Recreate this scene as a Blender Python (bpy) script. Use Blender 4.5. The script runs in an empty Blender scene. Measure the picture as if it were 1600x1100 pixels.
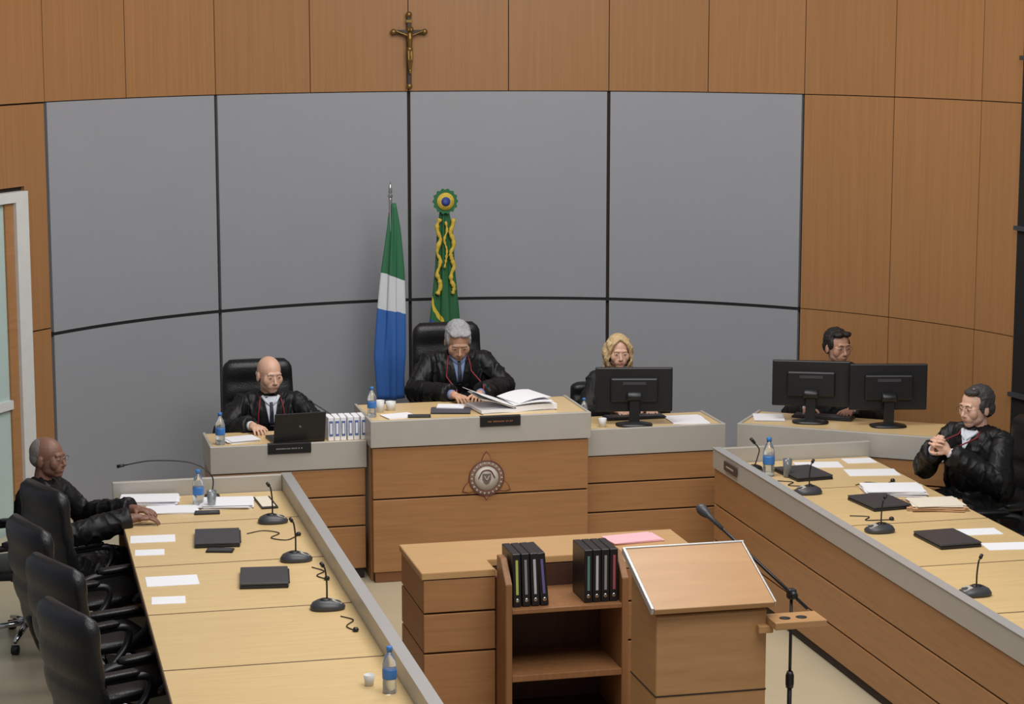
import bpy, bmesh, math, random
from mathutils import Vector, Matrix, noise
from mathutils.bvhtree import BVHTree
V=Vector; SC=bpy.context.scene.collection; random.seed(7)
pi=math.pi; sin=math.sin; cos=math.cos; rad=math.radians
# ---------------------------------------------------------------- materials
def lin(c):
    return tuple(((x/255)/12.92 if x/255<=.04045 else ((x/255+.055)/1.055)**2.4) for x in c)+(1,)
def base_mat(name):
    m=bpy.data.materials.new(name); m.use_nodes=True
    nt=m.node_tree; return m,nt,nt.nodes['Principled BSDF']
def M(name,col,rough=.5,metal=0,var=.08,scale=12,bump=0,bscale=60,trans=0,coat=0,emit=0,sheen=0,spec=.5,bst=None):
    m,nt,b=base_mat(name); N=nt.nodes; L=nt.links
    tc=N.new('ShaderNodeTexCoord'); no=N.new('ShaderNodeTexNoise'); no.inputs['Scale'].default_value=scale; no.inputs['Detail'].default_value=4
    L.new(tc.outputs['Object'],no.inputs['Vector'])
    mx=N.new('ShaderNodeMix'); mx.data_type='RGBA'
    c=lin(col); mx.inputs[6].default_value=tuple(x*(1-var) for x in c[:3])+(1,); mx.inputs[7].default_value=tuple(min(1,x*(1+var)) for x in c[:3])+(1,)
    L.new(no.outputs['Fac'],mx.inputs[0]); L.new(mx.outputs[2],b.inputs['Base Color'])
    b.inputs['Roughness'].default_value=rough; b.inputs['Metallic'].default_value=metal; b.inputs['Specular IOR Level'].default_value=spec
    b.inputs['Transmission Weight'].default_value=trans; b.inputs['Coat Weight'].default_value=coat
    if sheen: b.inputs['Sheen Weight'].default_value=sheen
    if bump:
        n2=N.new('ShaderNodeTexNoise'); n2.inputs['Scale'].default_value=bscale; n2.inputs['Detail'].default_value=3
        if bst:
            mp=N.new('ShaderNodeMapping'); mp.inputs['Scale'].default_value=bst; L.new(tc.outputs['Object'],mp.inputs[0]); L.new(mp.outputs[0],n2.inputs['Vector'])
            L.new(n2.outputs['Fac'],mx.inputs[0])
        else: L.new(tc.outputs['Object'],n2.inputs['Vector'])
        bp=N.new('ShaderNodeBump'); bp.inputs['Strength'].default_value=bump; bp.inputs['Distance'].default_value=.01
        L.new(n2.outputs['Fac'],bp.inputs['Height']); L.new(bp.outputs[0],b.inputs['Normal'])
    return m
def WOOD(name,c1,c2,st=(40,40,1.5),rough=.35,rnd=.10):
    m,nt,b=base_mat(name); N=nt.nodes; L=nt.links
    tc=N.new('ShaderNodeTexCoord'); mp=N.new('ShaderNodeMapping'); mp.inputs['Scale'].default_value=st
    oi=N.new('ShaderNodeObjectInfo'); va=N.new('ShaderNodeVectorMath'); va.operation='ADD'
    L.new(tc.outputs['Object'],mp.inputs[0]); L.new(mp.outputs[0],va.inputs[0])
    sc=N.new('ShaderNodeVectorMath'); sc.operation='SCALE'; sc.inputs[0].default_value=(13,7,5); L.new(oi.outputs['Random'],sc.inputs['Scale']); L.new(sc.outputs[0],va.inputs[1])
    no=N.new('ShaderNodeTexNoise'); no.inputs['Scale'].default_value=1; no.inputs['Detail'].default_value=6; no.inputs['Distortion'].default_value=.4
    L.new(va.outputs[0],no.inputs['Vector'])
    rp=N.new('ShaderNodeValToRGB'); rp.color_ramp.elements[0].position=.25; rp.color_ramp.elements[1].position=.75
    rp.color_ramp.elements[0].color=lin(c1); rp.color_ramp.elements[1].color=lin(c2)
    L.new(no.outputs['Fac'],rp.inputs[0])
    mr=N.new('ShaderNodeMapRange'); mr.inputs['To Min'].default_value=1-rnd; mr.inputs['To Max'].default_value=1+rnd; L.new(oi.outputs['Random'],mr.inputs[0])
    hs=N.new('ShaderNodeHueSaturation'); L.new(mr.outputs[0],hs.inputs['Value']); L.new(rp.outputs[0],hs.inputs['Color'])
    L.new(hs.outputs[0],b.inputs['Base Color']); b.inputs['Roughness'].default_value=rough; b.inputs['Specular IOR Level'].default_value=.35
    return m
def BANDS(name,stops,axis=2,skew=(0,0),rough=.6):
    m,nt,b=base_mat(name); N=nt.nodes; L=nt.links
    tc=N.new('ShaderNodeTexCoord'); sp=N.new('ShaderNodeSeparateXYZ'); L.new(tc.outputs['Object'],sp.inputs[0])
    nz=N.new('ShaderNodeTexNoise'); nz.inputs['Scale'].default_value=6; L.new(tc.outputs['Object'],nz.inputs['Vector'])
    ma=N.new('ShaderNodeMath'); ma.operation='MULTIPLY_ADD'; ma.inputs[1].default_value=skew[0]; L.new(sp.outputs[0],ma.inputs[0]); L.new(sp.outputs[axis],ma.inputs[2])
    mb=N.new('ShaderNodeMath'); mb.operation='MULTIPLY_ADD'; mb.inputs[1].default_value=skew[1]; L.new(nz.outputs['Fac'],mb.inputs[0]); L.new(ma.outputs[0],mb.inputs[2])
    lo,hi=stops[0][0],stops[-1][0]+.5
    mr=N.new('ShaderNodeMapRange'); mr.inputs['From Min'].default_value=lo; mr.inputs['From Max'].default_value=hi; L.new(mb.outputs[0],mr.inputs[0])
    rp=N.new('ShaderNodeValToRGB'); rp.color_ramp.interpolation='CONSTANT'
    for i,(v,c) in enumerate(stops):
        e=rp.color_ramp.elements[i] if i<1 else (rp.color_ramp.elements[1] if i==1 else rp.color_ramp.elements.new(1))
        e.position=(v-lo)/(hi-lo); e.color=lin(c)
    L.new(mr.outputs[0],rp.inputs[0]); L.new(rp.outputs[0],b.inputs['Base Color']); b.inputs['Roughness'].default_value=rough
    return m
wallwood=WOOD('wall_wood',(148,106,66),(160,116,75),(55,55,1.0),.42,.03)
frontwood=WOOD('front_wood',(152,109,69),(167,122,80),(3,3,50),.42,.03)
topwood=WOOD('top_wood',(206,176,126),(218,190,140),(2.5,50,50),.28,.02)
tablewood=WOOD('table_wood',(178,140,94),(190,151,104),(2.5,50,50),.3,.03)
darkgap=M('dark_gap',(40,28,22),.8)
seamm=M('seam_brown',(84,60,40),.6)
grey=M('grey_panel',(144,146,152),.5,0,.03,3)
steel=M('brushed_metal',(178,173,164),.42,.15,.05,8)
steeld=M('brushed_metal_edge',(176,175,174),.35,.3,.04,8)
black=M('black_plastic',(22,22,24),.4)
blackm=M('black_matte',(14,14,15),.7)
dgrey=M('dark_grey_plastic',(58,58,62),.4)
leather=M('black_leather',(19,19,22),.38,0,.2,8,.2,90,spec=.4)
satin=M('black_satin',(13,13,15),.5,0,.2,6,.12,40,spec=.33)
chrome=M('chrome',(200,200,205),.15,1)
paper=M('white_paper',(230,230,234),.7,0,.03,30)
paperc=M('cream_paper',(222,214,196),.7,0,.04,30)
pink=M('pink_paper',(226,170,178),.7)
manila=M('manila_card',(190,150,110),.7)
glassy=M('clear_plastic',(225,232,238),.08,0,.02,5,trans=.85)
water=M('label_blue',(60,120,190),.4)
capb=M('cap_blue',(60,120,190),.4)
brass=M('aged_brass',(128,100,52),.4,.7,.3,20)
darkwood=M('dark_cross_wood',(48,34,22),.5)
red=M('red_cord',(126,24,40),.5)
white=M('white_paint',(205,206,204),.5)
shirtw=M('white_shirt',(200,205,215),.7); shirtb=M('light_blue_shirt',(112,130,170),.7)
tie=M('dark_tie',(24,26,44),.6)
eyew=M('eye_white',(178,166,156),.4); eyed=M('eye_iris',(34,24,20),.3)
lipm=M('lips',(166,110,96),.5); lipr=M('red_lips',(176,60,64),.4)
trous=M('dark_trousers',(24,24,30),.8)
orange=M('orange_lettering',(140,84,50),.6)
palel=M('pale_lettering',(128,128,124),.6)
# ---------------------------------------------------------------- mesh helpers
def obj(name,me,parent=None,mat=None,smooth=False):
    o=bpy.data.objects.new(name,me); SC.objects.link(o)
    if mat: me.materials.append(mat)
    if smooth:
        for p in me.polygons: p.use_smooth=True
    if parent: o.parent=parent
    return o
def raw(name,vs,fs,mat,parent=None,smooth=False):
    me=bpy.data.meshes.new(name); me.from_pydata([tuple(v) for v in vs],[],fs); me.update()
    bm=bmesh.new(); bm.from_mesh(me); bmesh.ops.recalc_face_normals(bm,faces=bm.faces); bm.to_mesh(me); bm.free()
    return obj(name,me,parent,mat,smooth)
def root(name,label,cat,loc=(0,0,0),rz=0,group=None):
    o=bpy.data.objects.new(name,None); SC.objects.link(o); o.empty_display_size=.05
    o.location=loc; o.rotation_euler=(0,0,rz); tag(o,label,cat,group); return o
def tag(o,label,cat,group=None):
    o['label']=label; o['category']=cat
    if group: o['group']=group
def struct(o): o['kind']='structure'; return o
def box(name,parent,size,c,mat,bev=.004,rot=(0,0,0),seg=2):
    bm=bmesh.new(); bmesh.ops.create_cube(bm,size=1)
    for v in bm.verts: v.co=V((v.co.x*size[0],v.co.y*size[1],v.co.z*size[2]))
    if bev: bmesh.ops.bevel(bm,geom=bm.edges[:],offset=min(bev,min(size)*.45),segments=seg,affect='EDGES',profile=.5)
    R=Matrix.Rotation(rot[2],4,'Z')@Matrix.Rotation(rot[1],4,'Y')@Matrix.Rotation(rot[0],4,'X')
    bm.transform(Matrix.Translation(c)@R)
    me=bpy.data.meshes.new(name); bm.to_mesh(me); bm.free()
    return obj(name,me,parent,mat)
def bxr(name,parent,x0,x1,y0,y1,z0,z1,mat,bev=.004):
    return box(name,parent,(x1-x0,y1-y0,z1-z0),((x0+x1)/2,(y0+y1)/2,(z0+z1)/2),mat,bev)
def prism(name,parent,poly,z0,z1,mat,mtx=None,bev=0):
    n=len(poly); bm=bmesh.new()
    a=[bm.verts.new((p[0],p[1],z0)) for p in poly]; b=[bm.verts.new((p[0],p[1],z1)) for p in poly]
    bm.faces.new(a[::-1]); bm.faces.new(b)
    for i in range(n): bm.faces.new((a[i],a[(i+1)%n],b[(i+1)%n],b[i]))
    bmesh.ops.recalc_face_normals(bm,faces=bm.faces)
    if bev: bmesh.ops.bevel(bm,geom=bm.edges[:],offset=bev,segments=2,affect='EDGES')
    if mtx: bm.transform(mtx)
    me=bpy.data.meshes.new(name); bm.to_mesh(me); bm.free()
    return obj(name,me,parent,mat)
def lathe(name,parent,prof,mat,seg=20,mtx=None):
    vs=[];fs=[]
    for r,z in prof:
        for i in range(seg):
            a=2*pi*i/seg; vs.append(V((r*cos(a),r*sin(a),z)))
    for j in range(len(prof)-1):
        for i in range(seg): fs.append((j*seg+i,j*seg+(i+1)%seg,(j+1)*seg+(i+1)%seg,(j+1)*seg+i))
    fs.append(tuple(range(seg))[::-1]); fs.append(tuple((len(prof)-1)*seg+i for i in range(seg)))
    if mtx: vs=[mtx@v for v in vs]
    o=raw(name,vs,fs,mat,parent,True); return o
def spl(pts,n=6):
    pts=[V(p) for p in pts]; P=[pts[0]*2-pts[1]]+pts+[pts[-1]*2-pts[-2]]; out=[]
    for i in range(1,len(P)-2):
        for k in range(n):
            t=k/n; a,b,c,d=P[i-1],P[i],P[i+1],P[i+2]
            out.append(.5*((2*b)+(c-a)*t+(2*a-5*b+4*c-d)*t*t+(3*b-a-3*c+d)*t**3))
    out.append(pts[-1]); return out
def tube_vf(pts,r,seg=8):
    pts=[V(p) for p in pts]; n=len(pts); rs=r if isinstance(r,(list,tuple)) else [r]*n
    vs=[];fs=[]; u=None
    for i,p in enumerate(pts):
        d=(pts[min(i+1,n-1)]-pts[max(i-1,0)]).normalized()
        if u is None: u=d.orthogonal().normalized()
        u=(u-d*u.dot(d)).normalized(); w=d.cross(u)
        for k in range(seg):
            a=2*pi*k/seg; vs.append(p+(u*cos(a)+w*sin(a))*rs[i])
    for i in range(n-1):
        for k in range(seg): fs.append((i*seg+k,i*seg+(k+1)%seg,(i+1)*seg+(k+1)%seg,(i+1)*seg+k))
    fs.append(tuple(range(seg))[::-1]); fs.append(tuple((n-1)*seg+k for k in range(seg)))
    return vs,fs
def tube(name,parent,pts,r,mat,seg=8):
    vs,fs=tube_vf(pts,r,seg); return raw(name,vs,fs,mat,parent,True)
def slab(name,parent,rings,mat,mtx=None,ex=3.2,n=28,bow=0):
    vs=[];fs=[]
    for (x,y,z,hx,hy) in rings:
        for k in range(n):
            a=2*pi*k/n; c,s=cos(a),sin(a)
            px=hx*math.copysign(abs(c)**(2/ex),c); py=hy*math.copysign(abs(s)**(2/ex),s)
            vs.append(V((x+px,y+py-bow*px*px,z)))
    m=len(rings)
    for j in range(m-1):
        for k in range(n): fs.append((j*n+k,j*n+(k+1)%n,(j+1)*n+(k+1)%n,(j+1)*n+k))
    fs.append(tuple(range(n))[::-1]); fs.append(tuple((m-1)*n+k for k in range(n)))
    if mtx: vs=[mtx@v for v in vs]
    return raw(name,vs,fs,mat,parent,True)
def cap(B,a,b,ra,rb,n=12,flat=False):
    a=V(a);b=V(b); d=(b-a); L=d.length
    if L<1e-5: return ell(B,a,(ra,ra,ra))
    d/=L; u=d.orthogonal().normalized(); w=d.cross(u); off=len(B[0]); rings=[]
    for k in (1,2,3): t=-pi/2+k*pi/8; rings.append((a+d*ra*sin(t),ra*cos(t)))
    rings.append((a,ra)); rings.append((b,rb))
    if not flat:
        for k in (1,2,3): t=k*pi/8; rings.append((b+d*rb*sin(t),rb*cos(t)))
    for c,r in rings:
        for k in range(n): t=2*pi*k/n; B[0].append(c+(u*cos(t)+w*sin(t))*r)
    for j in range(len(rings)-1):
        for k in range(n): B[1].append((off+j*n+k,off+j*n+(k+1)%n,off+(j+1)*n+(k+1)%n,off+(j+1)*n+k))
    B[1].append(tuple(off+k for k in range(n))[::-1]); B[1].append(tuple(off+(len(rings)-1)*n+k for k in range(n)))
def ell(B,c,r,R=None,n=20,m=14):
    off=len(B[0]); c=V(c)
    def put(v):
        v=V((v[0]*r[0],v[1]*r[1],v[2]*r[2])); 
        if R is not None: v=R@v
        B[0].append(c+v)
    put((0,0,-1))
    for j in range(1,m):
        t=-pi/2+pi*j/m
        for k in range(n): a=2*pi*k/n; put((cos(t)*cos(a),cos(t)*sin(a),sin(t)))
    put((0,0,1)); top=len(B[0])-1
    for k in range(n):
        B[1].append((off,off+1+(k+1)%n,off+1+k)); B[1].append((top,off+1+(m-2)*n+k,off+1+(m-2)*n+(k+1)%n))
    for j in range(m-2):
        for k in range(n): B[1].append((off+1+j*n+k,off+1+j*n+(k+1)%n,off+1+(j+1)*n+(k+1)%n,off+1+(j+1)*n+k))
def vol(name,parent,B,mat,voxel=.006,it=3,disp=None,fac=.5):
    me=bpy.data.meshes.new('tmp'); me.from_pydata([tuple(v) for v in B[0]],[],B[1]); me.update()
    t=bpy.data.objects.new('tmp',me); SC.objects.link(t)
    m=t.modifiers.new('r','REMESH'); m.mode='VOXEL'; m.voxel_size=voxel
    if it: s=t.modifiers.new('s','SMOOTH'); s.factor=fac; s.iterations=it
    dg=bpy.context.evaluated_depsgraph_get(); dg.update()
    me2=bpy.data.meshes.new_from_object(t.evaluated_get(dg)); bpy.data.objects.remove(t); bpy.data.meshes.remove(me)
    me2.materials.clear()
    if disp:
        ns=[v.normal.copy() for v in me2.vertices]
        for v,nn in zip(me2.vertices,ns): v.co=v.co+nn*disp(v.co)
    me2.name=name; me2.update()
    return obj(name,me2,parent,mat,True)
def copy_tree(o,loc,rz,label=None):
    def cp(s,par):
        n=s.copy(); SC.objects.link(n)
        if par: n.parent=par
        for c in list(s.children): cp(c,n)
        return n
    n=cp(o,None); n.location=loc; n.rotation_euler=(0,0,rz)
    if label: n['label']=label
    return n
# ---------------------------------------------------------------- room shell
R0=3.8
def arc(name,a0,a1,z0,z1,r0,r1,mat,seg=None):
    seg=seg or max(2,int(abs(a1-a0)/1.5)); vs=[];fs=[]
    for i in range(seg+1):
        a=rad(a0+(a1-a0)*i/seg); s,c=sin(a),cos(a)
        vs+=[V((r0*s,r0*c,z0)),V((r1*s,r1*c,z0)),V((r1*s,r1*c,z1)),V((r0*s,r0*c,z1))]
    for i in range(seg):
        b=i*4
        for k in range(4): fs.append((b+k,b+(k+1)%4,b+4+(k+1)%4,b+4+k))
    fs.append((0,1,2,3)); fs.append((seg*4+3,seg*4+2,seg*4+1,seg*4))
    return struct(raw(name,vs,fs,mat))
TOP=5.2
arc('wall_back',-78,88,0,TOP,R0+.03,R0+.15,darkgap)
tn=[0]
def tname(): tn[0]+=1; return 'trim_%d'%tn[0]
g=.05
A=[-69.9,-58.2,-46.6,-34.95,-23.3,-11.65,0,11.65,23.3,34.95,46.6,58.0,69.9,76.4]
for a,b in zip(A[:-1],A[1:]): arc(tname(),a+g,b-g,3.062,TOP,R0,R0+.03,wallwood)
for a,b in ((46.6,58),(58,69.9),(69.9,76.4)):
    arc(tname(),a+g,b-g,1.458,3.055,R0,R0+.03,wallwood); arc(tname(),a+g,b-g,0,1.452,R0,R0+.03,wallwood)
arc(tname(),-50.2,-46.75,1.5,3.05,R0,R0+.03,wallwood); arc(tname(),-50.2,-46.75,0,1.49,R0,R0+.03,wallwood)
arc(tname(),-66,-50.2,2.5,3.05,R0,R0+.03,wallwood)
for a,b in ((-46.5,-23.3),(-23.3,0),(0,23.3),(23.3,46.5)):
    arc(tname(),a+.2,b-.2,1.462,3.055,R0,R0+.03,grey); arc(tname(),a+.2,b-.2,0,1.438,R0,R0+.03,grey)
arc(tname(),-46.5,46.5,1.434,1.466,R0+.006,R0+.03,blackm)
arc('door_1',-50.2,-52.2,0,2.47,R0-.03,R0+.03,white); arc(tname(),-66,-52.2,2.4,2.47,R0-.03,R0+.03,white)
arc(tname(),-52.2,-53.6,0,2.4,R0-.005,R0+.03,frontwood)
gl=M('frosted_glass',(176,196,192),.2,0,.05,2); arc('window_1',-66,-53.6,0,2.4,R0+.01,R0+.03,gl)
arc(tname(),-66,-53.6,1.0,1.06,R0-.02,R0+.01,white)
arc(tname(),76.4,88,0,TOP,R0-.03,R0+.03,blackm)
for z in (3.35,2.2,1.05): arc(tname(),76.3,88,z,z+.03,R0-.06,R0-.03,dgrey)
floorm=M('floor_tile',(180,168,142),.3,0,.06,3)
struct(bxr('floor',None,-7,7,-10,5,-.1,0,floorm,0))
pl=[(3.77*sin(rad(a)),3.77*cos(rad(a))) for a in range(-66,77,4)]
pl=[p for p in pl if p[1]>1.5 or p[0]>0]
pl=[p for p in pl if p[1]>.85]
struct(prism('floor_platform',None,pl[::-1]+[(-3.4,1.53),(1.72,1.53),(2.12,1.74),(3.55,.74)],0,.15,floorm))
struct(bxr('floor_dais',None,-.82,.64,1.53,2.9,.15,.33,floorm,.0))
# ---------------------------------------------------------------- judges bench
jb=root('judge_bench','raised wooden judges bench with brushed metal band and round emblem','judges bench',(0,0,0))
X0,X1=-.82,.64
bxr('desktop',jb,X0+.01,X1-.01,.87,1.5,1.03,1.066,topwood)
bxr('metal_band',jb,X0-.005,X1+.005,.845,.875,.90,1.075,steel)
for xx in (X0-.004,X1-.016): bxr('metal_band',jb,xx,xx+.02,.875,1.5,.90,1.075,steel)
bxr('front_panel',jb,X0+.01,X1-.01,.86,.90,.56,.893,frontwood)
bxr('front_panel',jb,X0+.01,X1-.01,.86,.90,.07,.55,frontwood)
bxr('carcass',jb,X0+.02,X1-.02,.875,.93,0,1.03,darkgap)
bxr('plinth',jb,X0+.02,X1-.02,.87,.88,0,.07,M('plinth_wood',(120,78,46),.5))
for xx in (X0+.005,X1-.03): bxr('side_panel',jb,xx,xx+.025,.93,1.5,0,.9,frontwood)
for (a,b) in ((-1.84,X0-.006),(X1+.006,1.63)):
    bxr('desktop',jb,a+.012,b,1.02,1.5,.885,.915,topwood)
    bxr('metal_band',jb,a,b,.995,1.02,.745,.925,steel)
    e=a if a<0 else b-.02
    bxr('metal_band',jb,e,e+.02,1.02,1.5,.745,.925,steel)
    for z0,z1 in ((.07,.35),(.36,.55),(.56,.738)): bxr('front_panel',jb,a+.01,b-.01,1.005,1.04,z0,z1,frontwood)
    bxr('carcass',jb,a+.02,b-.02,1.02,1.06,0,.885,darkgap)
    e=a+.01 if a<0 else b-.035
    bxr('side_panel',jb,e,e+.025,1.06,1.5,0,.74,frontwood)
em=bpy.data.objects.new('emblem',None); SC.objects.link(em); em.parent=jb; em.location=(-.06,.86,.665)
em['label']='round court emblem with pale centre and pointed red surround'
RX=Matrix.Rotation(pi/2,4,'X')
emr=M('emblem_red',(108,54,46),.5); eml=M('emblem_letter',(186,178,166),.4); emd=M('emblem_disc',(184,176,164),.5,0)
def star(k):
    cr=[]
    for a,big,w in ((0,.178,.30),(rad(118),.185,.34),(rad(180),.15,.22),(rad(242),.185,.34)):
        for da,r in ((-w,.118),(-w*.45,big*.86),(0,big),(w*.45,big*.86),(w,.118)): cr.append((k*r*sin(a+da),k*r*cos(a+da)))
    return cr[::-1]
prism('cross_plate',em,star(1),0,.005,emr,RX)
prism('cross_plate',em,star(.95),.005,.008,frontwood,RX)
lathe('ring',em,[(.119,.006),(.119,.013),(.115,.014),(.115,.010)],emr,36,RX)
lathe('ring_band',em,[(.115,.006),(.115,.011),(.086,.011)],M('emblem_ring',(134,108,92),.5,0),36,RX)
lathe('ring',em,[(.086,.006),(.086,.014),(.082,.014),(.082,.01)],emr,36,RX)
lathe('disc',em,[(.082,.006),(.082,.012),(.0,.013)],emd,32,RX)
for k in range(22):
    a=2*pi*k/22; box('ring_letter',em,(.008,.003,.012),(.100*cos(a),-.0125,.100*sin(a)),eml,0,(0,-a+pi/2,0))
prism('relief_shield',em,[(-.028,.03),(.028,.03),(.03,-.005),(.016,-.034),(0,-.044),(-.016,-.034),(-.03,-.005)],.012,.016,M('emblem_shield',(110,96,92),.5,0),RX)
tube('relief',em,spl([(-.055,-.015,.0),(-.03,-.016,.045),(0,-.016,.055),(.03,-.016,.045),(.055,-.015,.0)]),.0035,emr)
tube('relief',em,spl([(-.016,-.018,.015),(.0,-.019,-.01),(.016,-.018,.015)]),.003,eml)
# side bench (angled)
SBO=(1.78,1.16); SBA=-rad(35); SBZ=.88
sb=root('side_bench','angled wooden clerk bench with brushed metal band','bench',(SBO[0],SBO[1],0),SBA)
W=1.66; D=.54
bxr('desktop',sb,0,W,.02,D,SBZ-.035,SBZ,topwood); bxr('metal_band',sb,-.01,W,-.01,.02,SBZ-.155,SBZ+.01,steel)
bxr('metal_band',sb,-.01,.012,.02,D,SBZ-.155,SBZ+.01,steel)
for z0,z1 in ((.07,.36),(.37,.55),(.56,.72)): bxr('front_panel',sb,0,W,0,.03,z0,z1,frontwood)
bxr('carcass',sb,.01,W-.01,.02,.06,0,SBZ-.035,darkgap); bxr('side_panel',sb,0,.025,.06,D,0,.72,frontwood); bxr('side_panel',sb,W-.03,W,.06,D,0,SBZ-.035,frontwood)
def sbp(u,v): return (SBO[0]+u*cos(SBA)-v*sin(SBA), SBO[1]+u*sin(SBA)+v*cos(SBA))
def long_desk(s,label,y1,ytop):
    r=root('long_desk',label,'desk')
    def b(n,x0,x1,y0,y1_,z0,z1,m,bev=.004):
        xa,xb=sorted((s*x0,s*x1)); return bxr(n,r,xa,xb,y0,y1_,z0,z1,m,bev)
    ys=[ytop,-.30,-1.27,-2.23,-3.17,-4.1,-4.9]
    for a,c in zip(ys[:-1],ys[1:]):
        b('desktop',1.455,2.47,c+.009,a-.009,.715,.75,topwood,.001)
        b('seat_divider',1.456,2.472,c-.0088,c+.0088,.712,.7475,seamm,0)
        b('support_panel',1.5,2.1,c-.01,c+.01,0,.70,frontwood)
    b('edge_strip',2.47,2.476,-4.9,ytop,.712,.749,seamm,0)
    b('underframe',1.45,2.44,-4.9,ytop,.70,.716,darkgap,0)
    b('metal_ledge',1.40,1.455,-4.9,ytop+.03,.72,.85,steel); b('metal_ledge_end',1.455,2.49,ytop,ytop+.035,.72,.85,steel)
    b('metal_ledge_cap',1.395,1.457,-4.9,ytop+.035,.85,.854,steeld,0)
    for z0,z1 in ((.06,.235),(.245,.475),(.485,.715)): b('front_panel',1.41,1.44,-4.9,ytop+.02,z0,z1,frontwood)
    b('carcass',1.425,1.46,-4.9,ytop,.0,.715,darkgap)
    b('end_panel',1.46,2.46,ytop,ytop+.025,0,.72,frontwood)
    return r
ld=long_desk(-1,'long light wood desk with raised brushed metal ledge and seat divisions',.45,.42)
rd=long_desk(1,'long light wood desk with metal ledge and grooved wooden front',.55,.55)
# clerk table
TZ=.87
ct=root('clerk_table','wooden clerk table with open shelf compartment holding binders','table')
prism('tabletop',ct,[(-1.09,-2.21),(-.705,-2.21),(-.705,-2.01),(-.055,-2.01),(-.055,-2.21),(.43,-2.21),(.43,-1.58),(-1.09,-1.58)],TZ-.035,TZ,tablewood,None,.003)
for z0,z1 in ((.07,.44),(.45,.65),(.66,.83)): bxr('front_panel',ct,-1.08,-.705,-2.205,-2.175,z0,z1,frontwood); bxr('side_panel',ct,-1.08,-1.05,-2.175,-1.59,z0,z1,frontwood); bxr('front_panel',ct,-.055,.42,-2.205,-2.175,z0,z1,frontwood)
bxr('side_panel',ct,.39,.42,-2.175,-1.59,.0,.83,frontwood); bxr('carcass',ct,-1.07,.41,-1.97,-1.61,0,TZ-.035,darkgap); bxr('carcass',ct,-1.07,-.72,-2.18,-1.97,0,TZ-.035,darkgap)
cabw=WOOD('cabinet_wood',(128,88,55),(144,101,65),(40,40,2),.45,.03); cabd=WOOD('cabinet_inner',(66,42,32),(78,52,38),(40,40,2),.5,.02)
Mx=Matrix(((0,0,1,0),(1,0,0,0),(0,1,0,0),(0,0,0,1)))
for xx in (-.70,-.09):
    prism('shelf_side',ct,[(-2.42,0),(-2.0,0),(-2.0,.83),(-2.215,.83),(-2.215,.95),(-2.30,.95),(-2.42,.84)],0,.033,cabw,Matrix.Translation((xx,0,0))@Mx,.003)
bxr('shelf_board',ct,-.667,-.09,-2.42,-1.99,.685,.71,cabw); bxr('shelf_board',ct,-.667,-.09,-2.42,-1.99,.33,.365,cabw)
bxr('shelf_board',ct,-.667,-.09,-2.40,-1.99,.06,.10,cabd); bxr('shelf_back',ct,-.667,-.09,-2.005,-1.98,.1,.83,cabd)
# lectern
lc=root('lectern','wooden lectern with slanted top framed in pale metal','lectern')
x0,x1=-.28,.25
lw=WOOD('lectern_wood',(164,124,82),(178,137,93),(3,3,40),.35,.02)
prism('body',lc,[(-3.62,0),(-3.22,0),(-3.22,1.13),(-3.62,.98)],0,x1-x0,lw,Matrix.Translation((x0,0,0))@Mx,.003)
dd_=.46; hh_=.165; sl=math.atan2(hh_,dd_); Ls=math.hypot(dd_,hh_); cz=1.10; cy=-3.42
box('slanted_top',lc,(.575,Ls+.012,.028),((x0+x1)/2,cy-.005,cz-.001),lw,.004,(sl,0,0))
box('metal_edge',lc,(.016,Ls+.02,.034),((x0+x1)/2-.295,cy,cz+.004),steeld,.004,(sl,0,0)); box('metal_edge',lc,(.009,Ls+.02,.030),((x0+x1)/2+.292,cy,cz+.003),steeld,.003,(sl,0,0))
box('metal_edge',lc,(.60,.012,.032),((x0+x1)/2,cy+(Ls/2+.004)*cos(sl),cz+.004+(Ls/2+.004)*sin(sl)),steeld,.003,(sl,0,0))
bxr('groove',lc,x0-.002,x1+.002,-3.622,-3.22,.60,.607,darkgap,0)
sh=bxr('cup_holder_shelf',lc,.25,.50,-3.74,-3.58,.915,.95,lw); bxr('shelf_bracket',lc,.20,.27,-3.66,-3.60,.88,.915,lw)
for xx in (.32,.40): lathe('cup_hole',lc,[(.026,.950),(.026,.9515),(.0,.9515)],blackm,20,Matrix.Translation((xx,-3.67,0)))
# ---------------------------------------------------------------- binders
def binder(x,y,z,rz,accent,label,lean=0):
    r=root('binder',label,'binder',(x,y,z),rz,'binders on the table shelf'); r.rotation_euler=(0,lean,rz)
    box('cover',r,(.042,.24,.275),(0,0,.139),black,.004); box('page_block',r,(.034,.20,.255),(0,.022,.139),paper,.002)
    box('spine_label',r,(.013,.003,.18),(0,-.1215,.155),accent,0); lathe('finger_ring',r,[(.010,0),(.010,.003),(.005,.003)],chrome,14,Matrix.Translation((0,-.12,.035))@RX)
    return r
ac=[M('lab_green',(170,180,90),.6),M('lab_grey',(130,130,130),.6),M('lab_white',(176,176,180),.6),M('lab_violet',(100,86,140),.6),M('lab_teal',(80,120,110),.6),M('lab_red',(150,70,80),.6)]
nm=['yellow-green','grey','white','violet','teal','red']
for i,k in enumerate((0,1,2,3)): binder(-.63+.048*i,-2.26,.711,0,ac[k],'black lever binder with %s spine label on shelf'%nm[k],(-.02,-.03,-.04,-.08)[i])
for i,k in enumerate((4,2,1,5)): binder(-.258+.045*i,-2.26,.71,0,ac[k],'black lever binder with %s spine label on shelf'%nm[k])
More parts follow.
